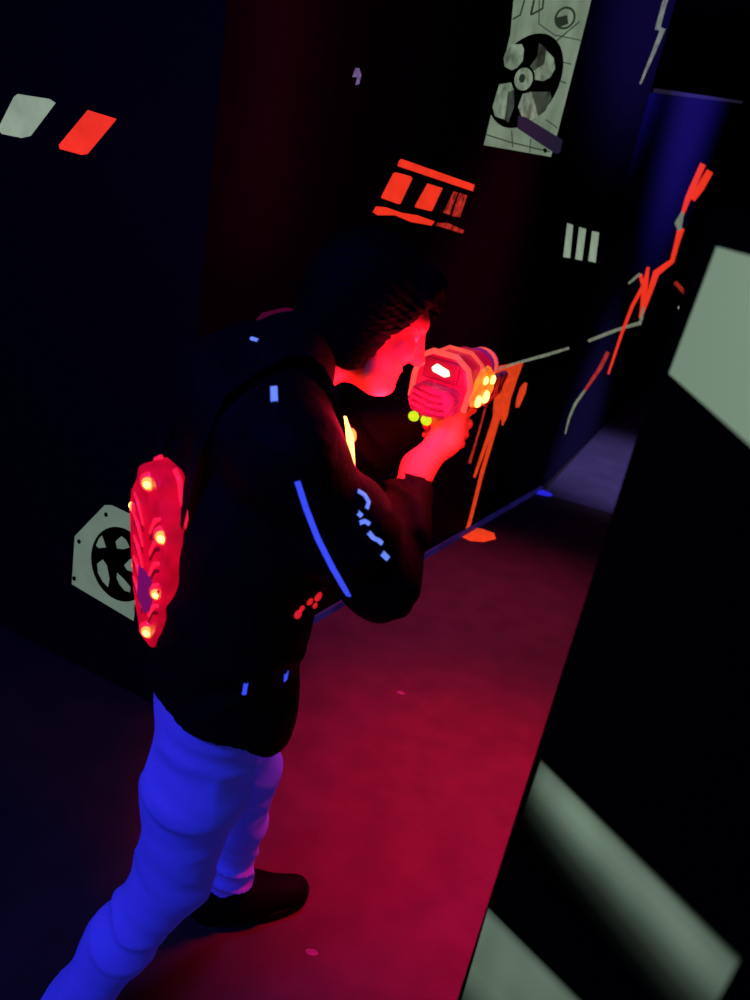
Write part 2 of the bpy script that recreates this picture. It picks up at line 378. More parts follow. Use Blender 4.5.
# right wall: pale line, bolt mural
tag(flat('painted_line', stroke([(588, 341), (606, 334), (622, 328), (640, 323), (642, 314)], [3, 3.4, 3, 4, 2]), JA, nB, M['white_line']), 'thin pale line along the low right wall, past the wall bend', 'painted line')
Z = lambda x, y: (600+x*.2, 130+y*.2)
lm = root_on('lightning_mural', 'jagged orange lightning bolt painted on the low right wall', 'wall painting', (612, 370), JA, nB)
def zs(name, pts, w, m, off=.003): return flat(name, stroke([Z(*p) for p in pts], w), JA, nB, m, lm, off)
zs('bolt_stroke', [(515, 170), (470, 270), (440, 340), (405, 440)], [6, 6, 6, 3], M['orange'])
zs('bolt_stroke', [(550, 205), (500, 290), (462, 350)], [7, 8, 5], M['orange'], .004)
zs('bolt_stroke', [(405, 490), (380, 580), (360, 655), (280, 715), (245, 820), (205, 940)], [7, 5, 5, 7, 5, 2], M['orange'], .005)
zs('bolt_stroke', [(240, 685), (222, 790), (210, 890), (200, 940)], [3, 6, 4, 3], M['orange'], .006)
zs('bolt_stroke', [(200, 720), (215, 780), (160, 880), (110, 1010), (40, 1220)], [4, 4, 3.5, 3, 2], M['orange'], .007)
zs('pale_node', [(412, 410), (390, 470), (398, 500)], [3, 8, 4], M['white_line'], .008)
zs('pale_node', [(140, 768), (200, 718)], [2, 3], M['white_line'], .008)
zs('pale_node', [(215, 885), (205, 950)], [2.5, 3], M['white_line'], .009)
bo = root_on('orange_branch', 'orange fading to pale bolt tail slanting down below the pale line', 'wall painting', (570, 430), JA, nB)
flat('branch_stroke', stroke([(608, 352), (600, 368), (585, 390)], [4, 4, 2.6]), JA, nB, M['orange_dim'], bo)
flat('branch_tail', stroke([(585, 390), (575, 404), (569, 418), (565, 434)], [2.6, 2.8, 2.2, 1.2]), JA, nB, M['white_line'], bo)
tag(flat('paint_dash', stroke([(675, 282), (686, 294)], [4, 4.5]), JA, nB, M['orange_dim']), 'short orange dash on the low right wall beside the barrier', 'painted dash')
tag(flat('glow_dot', [ell(679.5, 308, 1.5, 1.7, 0, 12)], JA, nB, M['pale_dot']), 'tiny white dot of light on the low right wall', 'light dot')
# upper middle wall: pale bolt
lb = root_on('pale_bolt', 'pale zigzag bolt painted at the top of the middle wall, right of the fan mural', 'wall painting', (640, 84), K, nA)
flat('bolt_stroke', stroke([(671, -14), (664, 4), (657, 30)], [4, 5, 5]), K, nA, M['white_line'], lb)
flat('bolt_stroke', stroke([(663, 28), (655, 48), (640, 84)], [5, 4, 2]), K, nA, M['white_line'], lb, .004)

# near barrier: faded pale stripes
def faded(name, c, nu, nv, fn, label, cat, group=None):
    """c: four pixel corners (u0v0,u1v0,u1v1,u0v1); fn(u,v)->linear colour, a fade across the patch"""
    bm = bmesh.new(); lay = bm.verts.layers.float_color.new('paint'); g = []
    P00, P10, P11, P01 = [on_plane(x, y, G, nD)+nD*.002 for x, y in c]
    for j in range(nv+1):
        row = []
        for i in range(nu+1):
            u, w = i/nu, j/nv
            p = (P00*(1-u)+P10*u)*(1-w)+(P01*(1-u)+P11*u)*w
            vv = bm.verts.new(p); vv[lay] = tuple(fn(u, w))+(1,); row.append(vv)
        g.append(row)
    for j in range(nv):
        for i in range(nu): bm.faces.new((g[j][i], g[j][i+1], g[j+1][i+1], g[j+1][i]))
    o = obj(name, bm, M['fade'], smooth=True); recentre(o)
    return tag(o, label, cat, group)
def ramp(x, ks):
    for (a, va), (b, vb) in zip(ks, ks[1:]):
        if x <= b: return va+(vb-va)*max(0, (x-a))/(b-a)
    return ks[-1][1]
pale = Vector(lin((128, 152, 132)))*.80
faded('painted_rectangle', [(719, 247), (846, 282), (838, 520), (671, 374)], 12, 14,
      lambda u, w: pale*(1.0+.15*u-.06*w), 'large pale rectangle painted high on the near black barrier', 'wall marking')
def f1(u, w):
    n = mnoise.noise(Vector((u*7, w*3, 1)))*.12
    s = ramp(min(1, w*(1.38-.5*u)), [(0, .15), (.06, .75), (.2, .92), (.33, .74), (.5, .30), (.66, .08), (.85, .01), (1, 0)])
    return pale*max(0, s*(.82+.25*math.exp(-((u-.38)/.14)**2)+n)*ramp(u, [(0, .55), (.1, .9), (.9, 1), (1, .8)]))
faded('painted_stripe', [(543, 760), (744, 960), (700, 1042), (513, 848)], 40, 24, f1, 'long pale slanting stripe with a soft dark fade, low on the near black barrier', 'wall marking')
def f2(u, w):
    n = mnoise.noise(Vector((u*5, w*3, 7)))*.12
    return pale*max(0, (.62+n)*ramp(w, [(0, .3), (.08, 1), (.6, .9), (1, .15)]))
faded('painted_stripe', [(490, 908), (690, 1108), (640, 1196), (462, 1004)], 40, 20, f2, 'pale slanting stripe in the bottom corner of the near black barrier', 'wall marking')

# floor scraps
def scrap(px, r, m, label, z=.004, cat='scrap', flat_=.25):
    bm = bmesh.new(); c = ground(px[0], px[1], z); n = 9
    t = bm.verts.new((0, 0, r*flat_)); rim = []
    for k in range(n):
        a = 2*pi*k/n; q = r*(1+.35*mnoise.noise(Vector((cos(a)*2, sin(a)*2, px[0]))))
        rim.append(bm.verts.new((q*cos(a)*1.4, q*sin(a)*.8, 0)))
    for k in range(n): bm.faces.new((rim[k], rim[(k+1) % n], t))
    bm.faces.new(rim[::-1])
    o = obj('floor_scrap', bm, m, smooth=False); o.location = c; o.location.z = .0005
    return tag(o, label, cat)
scrap((543, 493), .048, M['blue_scrap'], 'small bright blue scrap on the floor at the wall bend', flat_=.5)
scrap((401, 692), .012, M['pink_scrap'], 'tiny pale scrap in the middle of the red lit floor')
scrap((312, 951), .011, M['pink_scrap'], 'tiny pale scrap on the floor below the black shoe')

# ================================================================ SDF engine
class Field:
    def __init__(s, lo, hi, h):
        s.lo = np.array(lo, float); s.h = h
        s.n = np.ceil((np.array(hi)-s.lo)/h).astype(int)+1
        s.f = np.full(tuple(s.n), 1.0, np.float32)
        s.ax = [s.lo[i]+h*np.arange(s.n[i]) for i in range(3)]
    def box(s, lo, hi):
        i0 = np.clip(np.floor((np.array(lo)-s.lo)/s.h).astype(int), 0, s.n)
        i1 = np.clip(np.ceil((np.array(hi)-s.lo)/s.h).astype(int)+1, 0, s.n)
        sl = tuple(slice(a, b) for a, b in zip(i0, i1))
        g = np.meshgrid(*[s.ax[k][sl[k]] for k in range(3)], indexing='ij', sparse=True)
        return sl, g
    def union(s, sl, d, k):
        a = s.f[sl]
        if k <= 0: s.f[sl] = np.minimum(a, d); return
        h = np.clip(.5+.5*(a-d)/k, 0, 1)
        s.f[sl] = a*(1-h)+d*h-k*h*(1-h)
    def cut(s, sl, d, k):
        a = s.f[sl]; b = -d
        if k <= 0: s.f[sl] = np.maximum(a, b); return
        h = np.clip(.5-.5*(a-b)/k, 0, 1)
        s.f[sl] = a*(1-h)+b*h+k*h*(1-h)
    def cone(s, p, q, r0, r1, k=.02, sub=False, fn=None):
        p, q = np.array(p, float), np.array(q, float); m = max(r0, r1)+.07
        sl, (X, Y, Z) = s.box(np.minimum(p, q)-m, np.maximum(p, q)+m)
        if any(x.stop <= x.start for x in sl): return
        v = q-p; L = max(v@v, 1e-9)
        t = np.clip(((X-p[0])*v[0]+(Y-p[1])*v[1]+(Z-p[2])*v[2])/L, 0, 1)
        d = np.sqrt((X-p[0]-t*v[0])**2+(Y-p[1]-t*v[1])**2+(Z-p[2]-t*v[2])**2)-(r0+(r1-r0)*t)
        if fn is not None: d = d+fn(X, Y, Z, t)
        (s.cut if sub else s.union)(sl, d, k)
    def chain(s, pts, rs, k=.02, fn=None):
        for i in range(len(pts)-1): s.cone(pts[i], pts[i+1], rs[i], rs[i+1], k, fn=fn)
    def ell(s, c, r, R=None, k=.02, sub=False):
        c = np.array(c, float); r = np.array(r, float); m = max(r)+.06
        sl, (X, Y, Z) = s.box(c-m, c+m)
        R = np.eye(3) if R is None else R            # rows are the local axes
        x, y, z = X-c[0], Y-c[1], Z-c[2]
        u = [(R[i][0]*x+R[i][1]*y+R[i][2]*z)/r[i] for i in range(3)]
        k0 = np.sqrt(u[0]**2+u[1]**2+u[2]**2)
        k1 = np.sqrt((u[0]/r[0])**2+(u[1]/r[1])**2+(u[2]/r[2])**2)+1e-9
        (s.cut if sub else s.union)(sl, k0*(k0-1)/k1, k)
    def all(s):
        return np.meshgrid(*s.ax, indexing='ij', sparse=True)
    def plane_cut(s, p, n, k=.006, fn=None):
        X, Y, Z = s.all(); d = (X-p[0])*n[0]+(Y-p[1])*n[1]+(Z-p[2])*n[2]
        if fn is not None: d = d+fn(X, Y, Z)
        s.f = np.maximum(s.f, d)
    def mesh(s, name):
        f = s.f; ins = f < 0
        c = [ins[a:f.shape[0]-1+a, b:f.shape[1]-1+b, e:f.shape[2]-1+e] for a in (0, 1) for b in (0, 1) for e in (0, 1)]
        anyi = c[0].copy(); alli = c[0].copy()
        for q in c[1:]: anyi |= q; alli &= q
        act = anyi & ~alli; I = np.argwhere(act)
        idx = np.full(act.shape, -1, np.int32); idx[act] = np.arange(len(I))
        off = np.array([(a, b, e) for a in (0, 1) for b in (0, 1) for e in (0, 1)])
        val = np.stack([f[I[:, 0]+o[0], I[:, 1]+o[1], I[:, 2]+o[2]] for o in off], 1)
        pos = np.zeros((len(I), 3)); cnt = np.zeros(len(I))
        for a in range(8):
            for b in range(a+1, 8):
                if np.abs(off[a]-off[b]).sum() != 1: continue
                va, vb = val[:, a], val[:, b]; m = (va < 0) != (vb < 0)
                t = va[m]/(va[m]-vb[m])
                pos[m] += off[a]+t[:, None]*(off[b]-off[a]); cnt[m] += 1
        V = s.lo+s.h*(I+pos/cnt[:, None])
        F = []
        for ax in range(3):
            u, w = (ax+1) % 3, (ax+2) % 3
            sa = [slice(None)]*3; sb = [slice(None)]*3
            sa[ax] = slice(0, -1); sb[ax] = slice(1, None)
            A, Bq = ins[tuple(sa)], ins[tuple(sb)]
            E = np.argwhere(A != Bq)
            E = E[(E[:, u] > 0) & (E[:, w] > 0) & (E[:, u] < f.shape[u]-1) & (E[:, w] < f.shape[w]-1)]
            flip = A[E[:, 0], E[:, 1], E[:, 2]]
            def cell(du, dw):
                q = E.copy(); q[:, u] -= du; q[:, w] -= dw; return idx[q[:, 0], q[:, 1], q[:, 2]]
            quad = np.stack([cell(1, 1), cell(0, 1), cell(0, 0), cell(1, 0)], 1)
            quad[~flip] = quad[~flip][:, ::-1]
            F.append(quad)
        F = np.concatenate(F)
        me = bpy.data.meshes.new(name)
        me.vertices.add(len(V)); me.vertices.foreach_set('co', V.astype(np.float32).ravel())
        me.loops.add(F.size); me.loops.foreach_set('vertex_index', F.astype(np.int32).ravel())
        me.polygons.add(len(F)); me.polygons.foreach_set('loop_start', np.arange(0, F.size, 4, dtype=np.int32))
        me.polygons.foreach_set('use_smooth', np.ones(len(F), bool))
        me.update(calc_edges=True); me.validate()
        return me

def vnoise(x, y, z, seed=0):
    x, y, z = np.broadcast_arrays(x, y, z)
    xi, yi, zi = np.floor(x), np.floor(y), np.floor(z)
    fx, fy, fz = x-xi, y-yi, z-zi
    fx, fy, fz = [q*q*q*(q*(q*6-15)+10) for q in (fx, fy, fz)]
    xi, yi, zi = xi.astype(np.int64), yi.astype(np.int64), zi.astype(np.int64)
    def hsh(a, b, c):
        h = (a*73856093) ^ (b*19349663) ^ (c*83492791) ^ (seed*2654435)
        h = (h ^ (h >> 13))*1274126177 & 0x7fffffff
        return ((h ^ (h >> 16)) & 0xffff)/32767.5-1
    r = 0
    for a in (0, 1):
        for b in (0, 1):
            for c in (0, 1):
                r = r+hsh(xi+a, yi+b, zi+c)*(fx if a else 1-fx)*(fy if b else 1-fy)*(fz if c else 1-fz)
    return r
def folds(X, Y, Z, sx, sz, seed, tilt=0):
    """sharp-crested creases running mostly round the limb"""
    w = vnoise(X*7, Y*7, Z*7, seed+5)
    n = vnoise(X*sx+w*.7, Y*sx+w*.7, Z*sz+X*tilt+w*1.2, seed)
    m = vnoise(X*sx*1.9, Y*sx*1.9, Z*sz*1.9+X*tilt, seed+1)
    return 1-np.abs(n)*2.0+.35*m

# ==================================================================== person
TH = radians(30.0)
FW = Vector((cos(TH), sin(TH), 0)); LF = Vector((-sin(TH), cos(TH), 0))
O = Vector((-.20, 1.15, 0))
def B(f, l, z): return O+FW*f+LF*l+Vector((0, 0, z))
V3 = lambda *a: Vector(a)
# joints
hipR, hipL = B(-.03, -.085, .84), B(-.03, .085, .84)
kneeR = V3(-.226, 1.03, .455); ankR = V3(-.408, .93, .085)
kneeL = V3(-.152, 1.305, .47); ankL = V3(-.163, 1.335, .085)
shR, shL = B(-.005, -.155, 1.275), B(.035, .165, 1.29)
elR = V3(.035, 1.105, 1.065); wrR = aty(418, 468, 1.275)
GF = V3(.42, .90, .03).normalized(); GL = V3(-GF.y, GF.x, 0).normalized(); GU = GF.cross(GL)
GS = .97
G0 = aty(452, 381, 1.33)                                    # centre of the gun housing
def GP(x, y, z): return G0+(GF*x+GL*y+GU*z)*GS
elL = B(.22, .20, 1.12); wrL = GP(.075, .055, -.105)
HS = .90
HC = B(.160, 0, 1.440)                                       # middle of the head
ty, tp = radians(14), radians(18)
hf = V3(cos(ty)*cos(tp), sin(ty)*cos(tp), -sin(tp)); hl = V3(-sin(ty), cos(ty), 0); hu = hf.cross(hl)
RH = np.array([hf[:], hl[:], hu[:]])
def HP(f, l, u): return HC+(hf*f+hl*l+hu*u)*HS

def hand_points():
    """right hand round the pistol grip, gun coordinates"""
    fing = []
    for i, (z, r, s) in enumerate(((-.052, .0092, 1.0), (-.071, .0094, 1.05), (-.090, .0090, 1.0), (-.107, .0080, .88))):
        b = -.012*(i*.5)
        if i == 0: pts = [(-.012+b, -.036, z), (.030, -.036, z+.006), (.052, -.016, z+.010), (.056, .006, z+.008)]
        else: pts = [(-.012+b, -.034, z), (.024+b, -.038, z), (.044*s+b, -.012, z), (.034*s+b, .020, z), (.010+b, .027, z)]
        fing.append(([GP(*p) for p in pts], [r, r*.98, r*.92, r*.86, r*.8][:len(pts)]))
    return fing
hip_c = (hipR+hipL)/2

# ---- body: one continuous surface
bf = Field((-.62, .72, -.01), (.36, 1.62, 1.66), .0048)
sp = [B(0, 0, .86), B(-.005, 0, .98), B(-.005, 0, 1.12), B(-.005, 0, 1.23)]
for sgn in (-1, 1):
    o = LF*sgn
    bf.chain([p+o*w for p, w in zip(sp, (.06, .05, .06, .075))], [.090, .082, .088, .080], .05)
bf.chain([shR, B(.02, 0, 1.33), shL], [.045, .06, .045], .05)
bf.chain([B(.03, 0, 1.33), HP(-.035, 0, -.085)], [.052, .050], .03)
for hp, kn, an in ((hipR, kneeR, ankR), (hipL, kneeL, ankL)):
    bf.chain([hp, hp.lerp(kn, .5), kn], [.078, .066, .048], .03)
    bf.chain([kn, kn.lerp(an, .35), an], [.042, .039, .030], .03)
footdirR = V3(.42, .30, 0).normalized(); footdirL = V3(.86, .40, 0).normalized()
for an, fd in ((ankR, footdirR), (ankL, footdirL)):
    b = Vector((an.x, an.y, 0))
    bf.chain([b-fd*.035+V3(0, 0, .038), b+fd*.07+V3(0, 0, .042), b+fd*.155+V3(0, 0, .026)], [.028, .032, .022], .02)
    bf.cone(an, b+fd*.02+V3(0, 0, .045), .032, .032, .02)
for s_, e_, w_ in ((shR, elR, wrR), (shL, elL, wrL)):
    bf.chain([s_, s_.lerp(e_, .5), e_], [.046, .042, .036], .03)
    bf.chain([e_, e_.lerp(w_, .35), w_], [.036, .037, .026], .02)
def hs_(*r): return tuple(v*HS for v in r)
# skull and face
bf.ell(HP(-.012, 0, .035), hs_(.094, .073, .088), RH, .02)
bf.ell(HP(.030, 0, -.030), hs_(.062, .058, .080), RH, .03)
bf.ell(HP(.055, 0, -.088), hs_(.032, .036, .026), RH, .028)            # chin and jaw
bf.cone(HP(.03, -.045, -.065), HP(.066, -.014, -.098), .016, .014, .025)
bf.cone(HP(.03, .045, -.065), HP(.066, .014, -.098), .016, .014, .025)
bf.cone(HP(.0, -.050, -.028), HP(.03, -.045, -.065), .018, .016, .025)
bf.cone(HP(.0, .050, -.028), HP(.03, .045, -.065), .018, .016, .025)
bf.cone(HP(.078, -.032, .026), HP(.080, .032, .026), .014, .014, .02)   # brow
for sg in (-1, 1):
    bf.ell(HP(.092, sg*.031, .004), hs_(.017, .018, .012), RH, .012, sub=True)  # eye sockets
    bf.ell(HP(.066, sg*.040, -.026), hs_(.024, .022, .022), RH, .02)            # cheek bones
    bf.ell(HP(.093, sg*.010, -.037), hs_(.010, .008, .007), RH, .008)           # nostril wings
    bf.ell(HP(-.010, sg*.074, -.005), hs_(.018, .007, .030), RH, .008)          # ears
    bf.ell(HP(-.006, sg*.080, -.002), hs_(.009, .006, .016), RH, .004, sub=True)
bf.cone(HP(.088, 0, .022), HP(.112, 0, -.030), .009, .011, .012)           # nose
bf.ell(HP(.117, 0, -.034), hs_(.011, .011, .009), RH, .008)
bf.ell(HP(.086, 0, -.062), hs_(.012, .023, .0075), RH, .006)                    # lips
bf.ell(HP(.084, 0, -.074), hs_(.012, .020, .0080), RH, .006)
bf.cone(HP(.0985, -.020, -.068), HP(.0985, .020, -.068), .0040, .0040, .003, sub=True)
bf.ell(HP(.083, 0, -.097), hs_(.016, .018, .014), RH, .014)                     # chin point
# right hand
bf.chain([wrR, GP(-.030, -.022, -.092), GP(-.026, -.024, -.060)], [.026, .024, .021], .02)
bf.ell(GP(-.022, -.026, -.078), (.017, .016, .040), np.array([GF[:], GL[:], GU[:]]), .02)
for pts, rs in hand_points(): bf.chain(pts, rs, .004)
bf.chain([GP(-.034, -.018, -.075), GP(-.032, .012, -.058), GP(-.008, .030, -.052), GP(.022, .032, -.054)], [.015, .0125, .0105, .009], .006)
# left hand cradles the front of the gun
lw = GP(.075, .055, -.105)
wrL = lw
bf.chain([elL, elL.lerp(lw, .6), lw], [.036, .033, .026], .02)
bf.chain([lw, GP(.092, .036, -.062)], [.026, .022], .02)
bf.ell(GP(.098, .018, -.047), (.040, .026, .015), np.array([GF[:], GL[:], GU[:]]), .015)
for i, x in enumerate((.072, .092, .112, .130)):
    L_ = (.95, 1.05, 1.0, .85)[i]
    bf.chain([GP(x, .002, -.047), GP(x, -.030*L_, -.046), GP(x+.002, -.046*L_, -.022), GP(x+.002, -.047, .004*L_)], [.0095, .0092, .0086, .0078], .004)
bf.chain([GP(.070, .036, -.050), GP(.076, .048, -.018), GP(.088, .046, .012)], [.013, .011, .009], .006)
body = obj('person', bf.mesh('person'), M['skin'])
tag(body, 'person in a black jacket and light trousers standing, peering over a raised laser gun', 'person')
for sg in (-1, 1):
    bm = bmesh.new(); bmesh.ops.create_uvsphere(bm, u_segments=16, v_segments=10, radius=.0108, matrix=Matrix.Translation(HP(.0755, sg*.031, .004)))
    ey = obj('eye', bm, M['eye'], body, smooth=True)
    bm = bmesh.new(); dome(bm, HP(.0865, sg*.031, .002), .0052, hf-V3(0, 0, .2), .35); obj('iris', bm, M['iris'], ey, smooth=True)
for sg in (-1, 1):
    bm = bmesh.new()
    tube(bm, [HP(.086, sg*.014, .024), HP(.089, sg*.030, .029), HP(.080, sg*.047, .024)], [.003, .0035, .002], 6)
    obj('eyebrow', bm, M['hair'], body, smooth=True)

# ---- hair
def sn(X, Y, Z, a, b, c, ph=0): return np.sin(a*X+b*Y+c*Z+ph)
hfld = Field(HC-Vector((.2, .2, .22)), HC+Vector((.2, .2, .2)), .004)
hfld.ell(HP(-.020, 0, .042), hs_(.100, .083, .091), RH, .0)
hfld.ell(HP(-.052, 0, -.010), hs_(.068, .078, .090), RH, .03)
hfld.ell(HP(-.066, 0, -.075), hs_(.042, .058, .055), RH, .03)
hfld.ell(HP(.056, 0, .092), hs_(.040, .060, .026), RH, .02)               # fringe
for sg in (-1, 1):
    hfld.ell(HP(-.008, sg*.064, -.006), hs_(.038, .020, .046), RH, .02)
    hfld.ell(HP(-.014, sg*.060, -.050), hs_(.036, .020, .044), RH, .02)      # hair over the ears
    hfld.cone(HP(.060, sg*.052, .070), HP(.034, sg*.064, .012), .014, .007, .015)
hfld.cone(HP(.085, .02, .085), HP(.104, -.005, .052), .011, .004, .012)
hfld.cone(HP(.082, -.03, .080), HP(.092, -.044, .046), .010, .004, .012)
X, Y, Z = hfld.all()
fl_ = (X-HC.x)*hf.x+(Y-HC.y)*hf.y+(Z-HC.z)*hf.z; ll_ = (X-HC.x)*hl.x+(Y-HC.y)*hl.y; ul_ = (X-HC.x)*hu.x+(Y-HC.y)*hu.y+(Z-HC.z)*hu.z
ang = np.arctan2(ll_, ul_-.02+.0*fl_)
hfld.f = hfld.f+.0012*np.sin(31*ang+60*fl_+6*np.sin(30*ul_))+.0014*np.sin(67*ang-90*fl_)
hair = obj('hair', hfld.mesh('hair'), M['hair'], body)

# ---- jacket
def quilt(X, Y, Z, t): return -.0055*folds(X, Y, Z, 7, 13, 3)+.0035
jf = Field((-.60, .76, .58), (.36, 1.62, 1.48), .0058)
jsp = [B(-.030, 0, .56), B(-.026, 0, .80), B(-.018, 0, .95), B(-.005, 0, 1.10), B(.005, 0, 1.24)]
for sgn in (-1, 1):
    jf.chain([p+LF*sgn*w for p, w in zip(jsp, (.062, .065, .06, .065, .07))], [.118, .117, .112, .112, .104], .05, fn=quilt)
jf.chain([shR, B(.01, 0, 1.32), shL], [.064, .080, .068], .05, fn=quilt)
jf.cone(B(.02, 0, 1.33), B(.05, 0, 1.37), .074, .064, .03)            # collar
jf.ell(B(-.075, 0, 1.30), (.05, .12, .075), np.array([FW[:], LF[:], (0, 0, 1)]), .04)   # hood lying on the back
def sleeve(X, Y, Z, t): return -.0062*folds(X, Y, Z, 10, 20, 8, 12)+.003
cuR = elR.lerp(wrR, .86); cuL = elL.lerp(wrL, .84)
jf.chain([shR, shR.lerp(elR, .55), elR], [.068, .068, .060], .035, fn=sleeve)
jf.chain([elR, elR.lerp(cuR, .5), cuR], [.060, .054, .042], .03, fn=sleeve)
jf.ell(wrR, (.045, .045, .045), None, 0, sub=True)
jf.cone(cuR.lerp(wrR, .7), wrR+(wrR-elR)*.3, .05, .06, 0, sub=True)
jf.chain([shL, shL.lerp(elL, .55), elL], [.074, .070, .060], .035, fn=sleeve)
jf.chain([elL, elL.lerp(cuL, .5), cuL], [.060, .056, .048], .03, fn=sleeve)
jf.ell(HP(-.01, 0, -.085), (.062, .058, .050), RH, .01, sub=True)      # neck opening
X, Y, Z = jf.all()
hem = .782-.46*((X-O.x)*FW.x+(Y-O.y)*FW.y)+.005*np.sin(X*40+Y*33)
jf.f = np.maximum(jf.f, hem-Z)
jk_me = jf.mesh('jacket')
jacket = obj('jacket', jk_me, M['jacket'], body)
bvh_j = BVHTree.FromPolygons([v.co for v in jk_me.vertices], [p.vertices for p in jk_me.polygons])
def onto(x, y, bvh=None, lift=.003):
    d = ray(x, y).normalized(); h = (bvh or bvh_j).ray_cast(EYE, d)
    return None if h[0] is None else (h[0]+h[1]*lift, h[1])
def ribbon(name, pts, w, m, parent, bvh=None, lift=.003, n=10):
    """a strip of cloth lying on the garment along a path"""
    dense = []
    for (a, b) in zip(pts, pts[1:]):
        for k in range(n): dense.append((a[0]+(b[0]-a[0])*k/n, a[1]+(b[1]-a[1])*k/n))
    dense.append(pts[-1])
    hs = [h for h in (onto(x, y, bvh, lift) for x, y in dense) if h]
    if len(hs) < 2: print('ribbon missed', name, pts); return None
    bm = bmesh.new(); prev = None
    for i, (p, nn) in enumerate(hs):
        t = (hs[min(i+1, len(hs)-1)][0]-hs[max(i-1, 0)][0])
        s = nn.cross(t).normalized()*w/2
        e = (bm.verts.new(p-s), bm.verts.new(p+s), bm.verts.new(p+s-nn*.006), bm.verts.new(p-s-nn*.006))
        if prev:
            for k in range(4): bm.faces.new((prev[k], prev[(k+1) % 4], e[(k+1) % 4], e[k]))
        prev = e
    bmesh.ops.recalc_face_normals(bm, faces=bm.faces[:])
    return obj(name, bm, m, parent, smooth=False)
ribbon('sleeve_stripe', [(297, 480), (306, 508), (318, 538), (333, 568), (349, 595)], .0075, M['blue_trim'], jacket)
for q, w in (([(357, 491), (364, 495), (368, 502), (366, 509)], .0045), ([(357, 512), (361, 516)], .006), ([(359, 523), (364, 521), (369, 524)], .0055), ([(368, 532), (373, 538), (378, 540), (381, 543)], .006), ([(381, 552), (387, 558)], .008)):
    ribbon('sleeve_lettering', q, w, M['pale_trim'], jacket)
ribbon('shoulder_tag', [(274, 388), (274.5, 403)], .009, M['pale_trim'], jacket)
ribbon('shoulder_tag', [(251, 339), (258, 341)], .004, M['pale_trim'], jacket)
ribbon('zip_pull', [(246, 682), (244, 694)], .006, M['blue_trim'], jacket)
ribbon('zip_pull', [(286, 672), (285, 680)], .008, M['blue_trim'], jacket, lift=.002)

# ---- trousers
def crease(X, Y, Z, t):
    amp = .0028+.0045*np.exp(-((Z-.42)/.13)**2)+.0055*np.exp(-((Z-.70)/.09)**2)+.006*np.exp(-((Z-.13)/.11)**2)
    return -amp*folds(X, Y, Z, 6.5, 17, 21, 9)+.003
tf = Field((-.66, .72, .0), (.14, 1.50, .97), .0052)
for sgn in (-1, 1):
    tf.chain([B(-.022, sgn*.05, .93), B(-.032, sgn*.06, .84)], [.080, .098], .05)
tf.chain([hipR, hipR.lerp(kneeR, .5), kneeR], [.094, .083, .066], .035, fn=crease)
tf.chain([kneeR, kneeR.lerp(ankR, .4), ankR+V3(-.01, -.005, -.015)], [.064, .056, .050], .03, fn=crease)
tf.chain([hipL, hipL.lerp(kneeL, .5), kneeL], [.092, .078, .060], .035, fn=crease)
tf.chain([kneeL, kneeL.lerp(ankL, .4), ankL+V3(0, 0, -.005)], [.060, .054, .048], .03, fn=crease)
X, Y, Z = tf.all(); tf.f = np.maximum(tf.f, .108+.008*np.sin(X*30+Y*22)-Z)
tr_me = tf.mesh('trousers')
trousers = obj('trousers', tr_me, M['trousers'], body)

# ---- shoes
for an, fd in ((ankR, footdirR), (ankL, footdirL)):
    b = Vector((an.x, an.y, 0)); sd = V3(-fd.y, fd.x, 0)
    sf = Field(b-Vector((.24, .24, .005)), b+Vector((.26, .26, .17)), .0045)
    sf.chain([b-fd*.045+V3(0, 0, .05), b+fd*.06+V3(0, 0, .052), b+fd*.165+V3(0, 0, .038)], [.042, .046, .036], .03)
    sf.cone(b+V3(0, 0, .10), b+fd*.03+V3(0, 0, .06), .044, .044, .03)
    sf.f = np.maximum(sf.f, .022-sf.all()[2])
    shoe = obj('shoe', sf.mesh('shoe'), M['shoe'], body)
    bm = bmesh.new(); ol = []
    for k in range(28):
        a = 2*pi*k/28; w = .043*(1+.10*cos(a)); ol.append((.115*cos(a)+.055, w*sin(a)))
    prism(bm, ol, lambda u, v: b+fd*u*1.18+sd*v*1.05+V3(0, 0, .002), lambda u, v: b+fd*u*1.18+sd*v*1.05+V3(0, 0, .026))
    obj('sole', bm, M['sole'], shoe, bevel=.004)
    bm = bmesh.new()
    for k in range(4):
        c = b+fd*(.035+.022*k)+V3(0, 0, .101-.008*k)
        tube(bm, [c-sd*.022-V3(0, 0, .008), c, c+sd*.022-V3(0, 0, .008)], .0028, 6)
    obj('laces', bm, M['sole'], shoe, smooth=True)

# ================================================================ laser vest
PC = aty(159, 557, 1.055)                                    # middle of the back pack
ta = radians(3)
pf = V3(cos(radians(42)), sin(radians(42)), 0)
pn = (-pf*cos(ta)+V3(0, 0, -sin(ta))).normalized()           # out of the back
pr = V3(pf.y, -pf.x, 0); pu = pr.cross(pn)*-1
if pu.z < 0: pu = -pu
vest = thing('laser_tag_vest', 'glowing red laser tag vest with back pack, worn over the black jacket', 'vest', PC-pn*.04)
bpy.context.view_layer.update()
def PK(u, w, t): return PC+pr*u+pu*w+pn*t
half = [(.024, .152), (.040, .142), (.047, .120), (.066, .094), (.074, .060), (.070, .015), (.063, -.035), (.056, -.080), (.045, -.112), (.034, -.130), (.029, -.148), (.018, -.155)]
outl = half+[(-u, w) for u, w in half[::-1]]
bm = bmesh.new(); prism(bm, outl, lambda u, w: PK(u, w, -.022), lambda u, w: PK(u*.93, w*.96, .020))
pk = local(obj('back_pack', bm, M['pack'], bevel=.009, seg=3), vest)
def sub(name, bm, m, smooth=True, bevel=0):
    o = obj(name, bm, m, smooth=smooth, bevel=bevel)
    o.parent = pk; return o
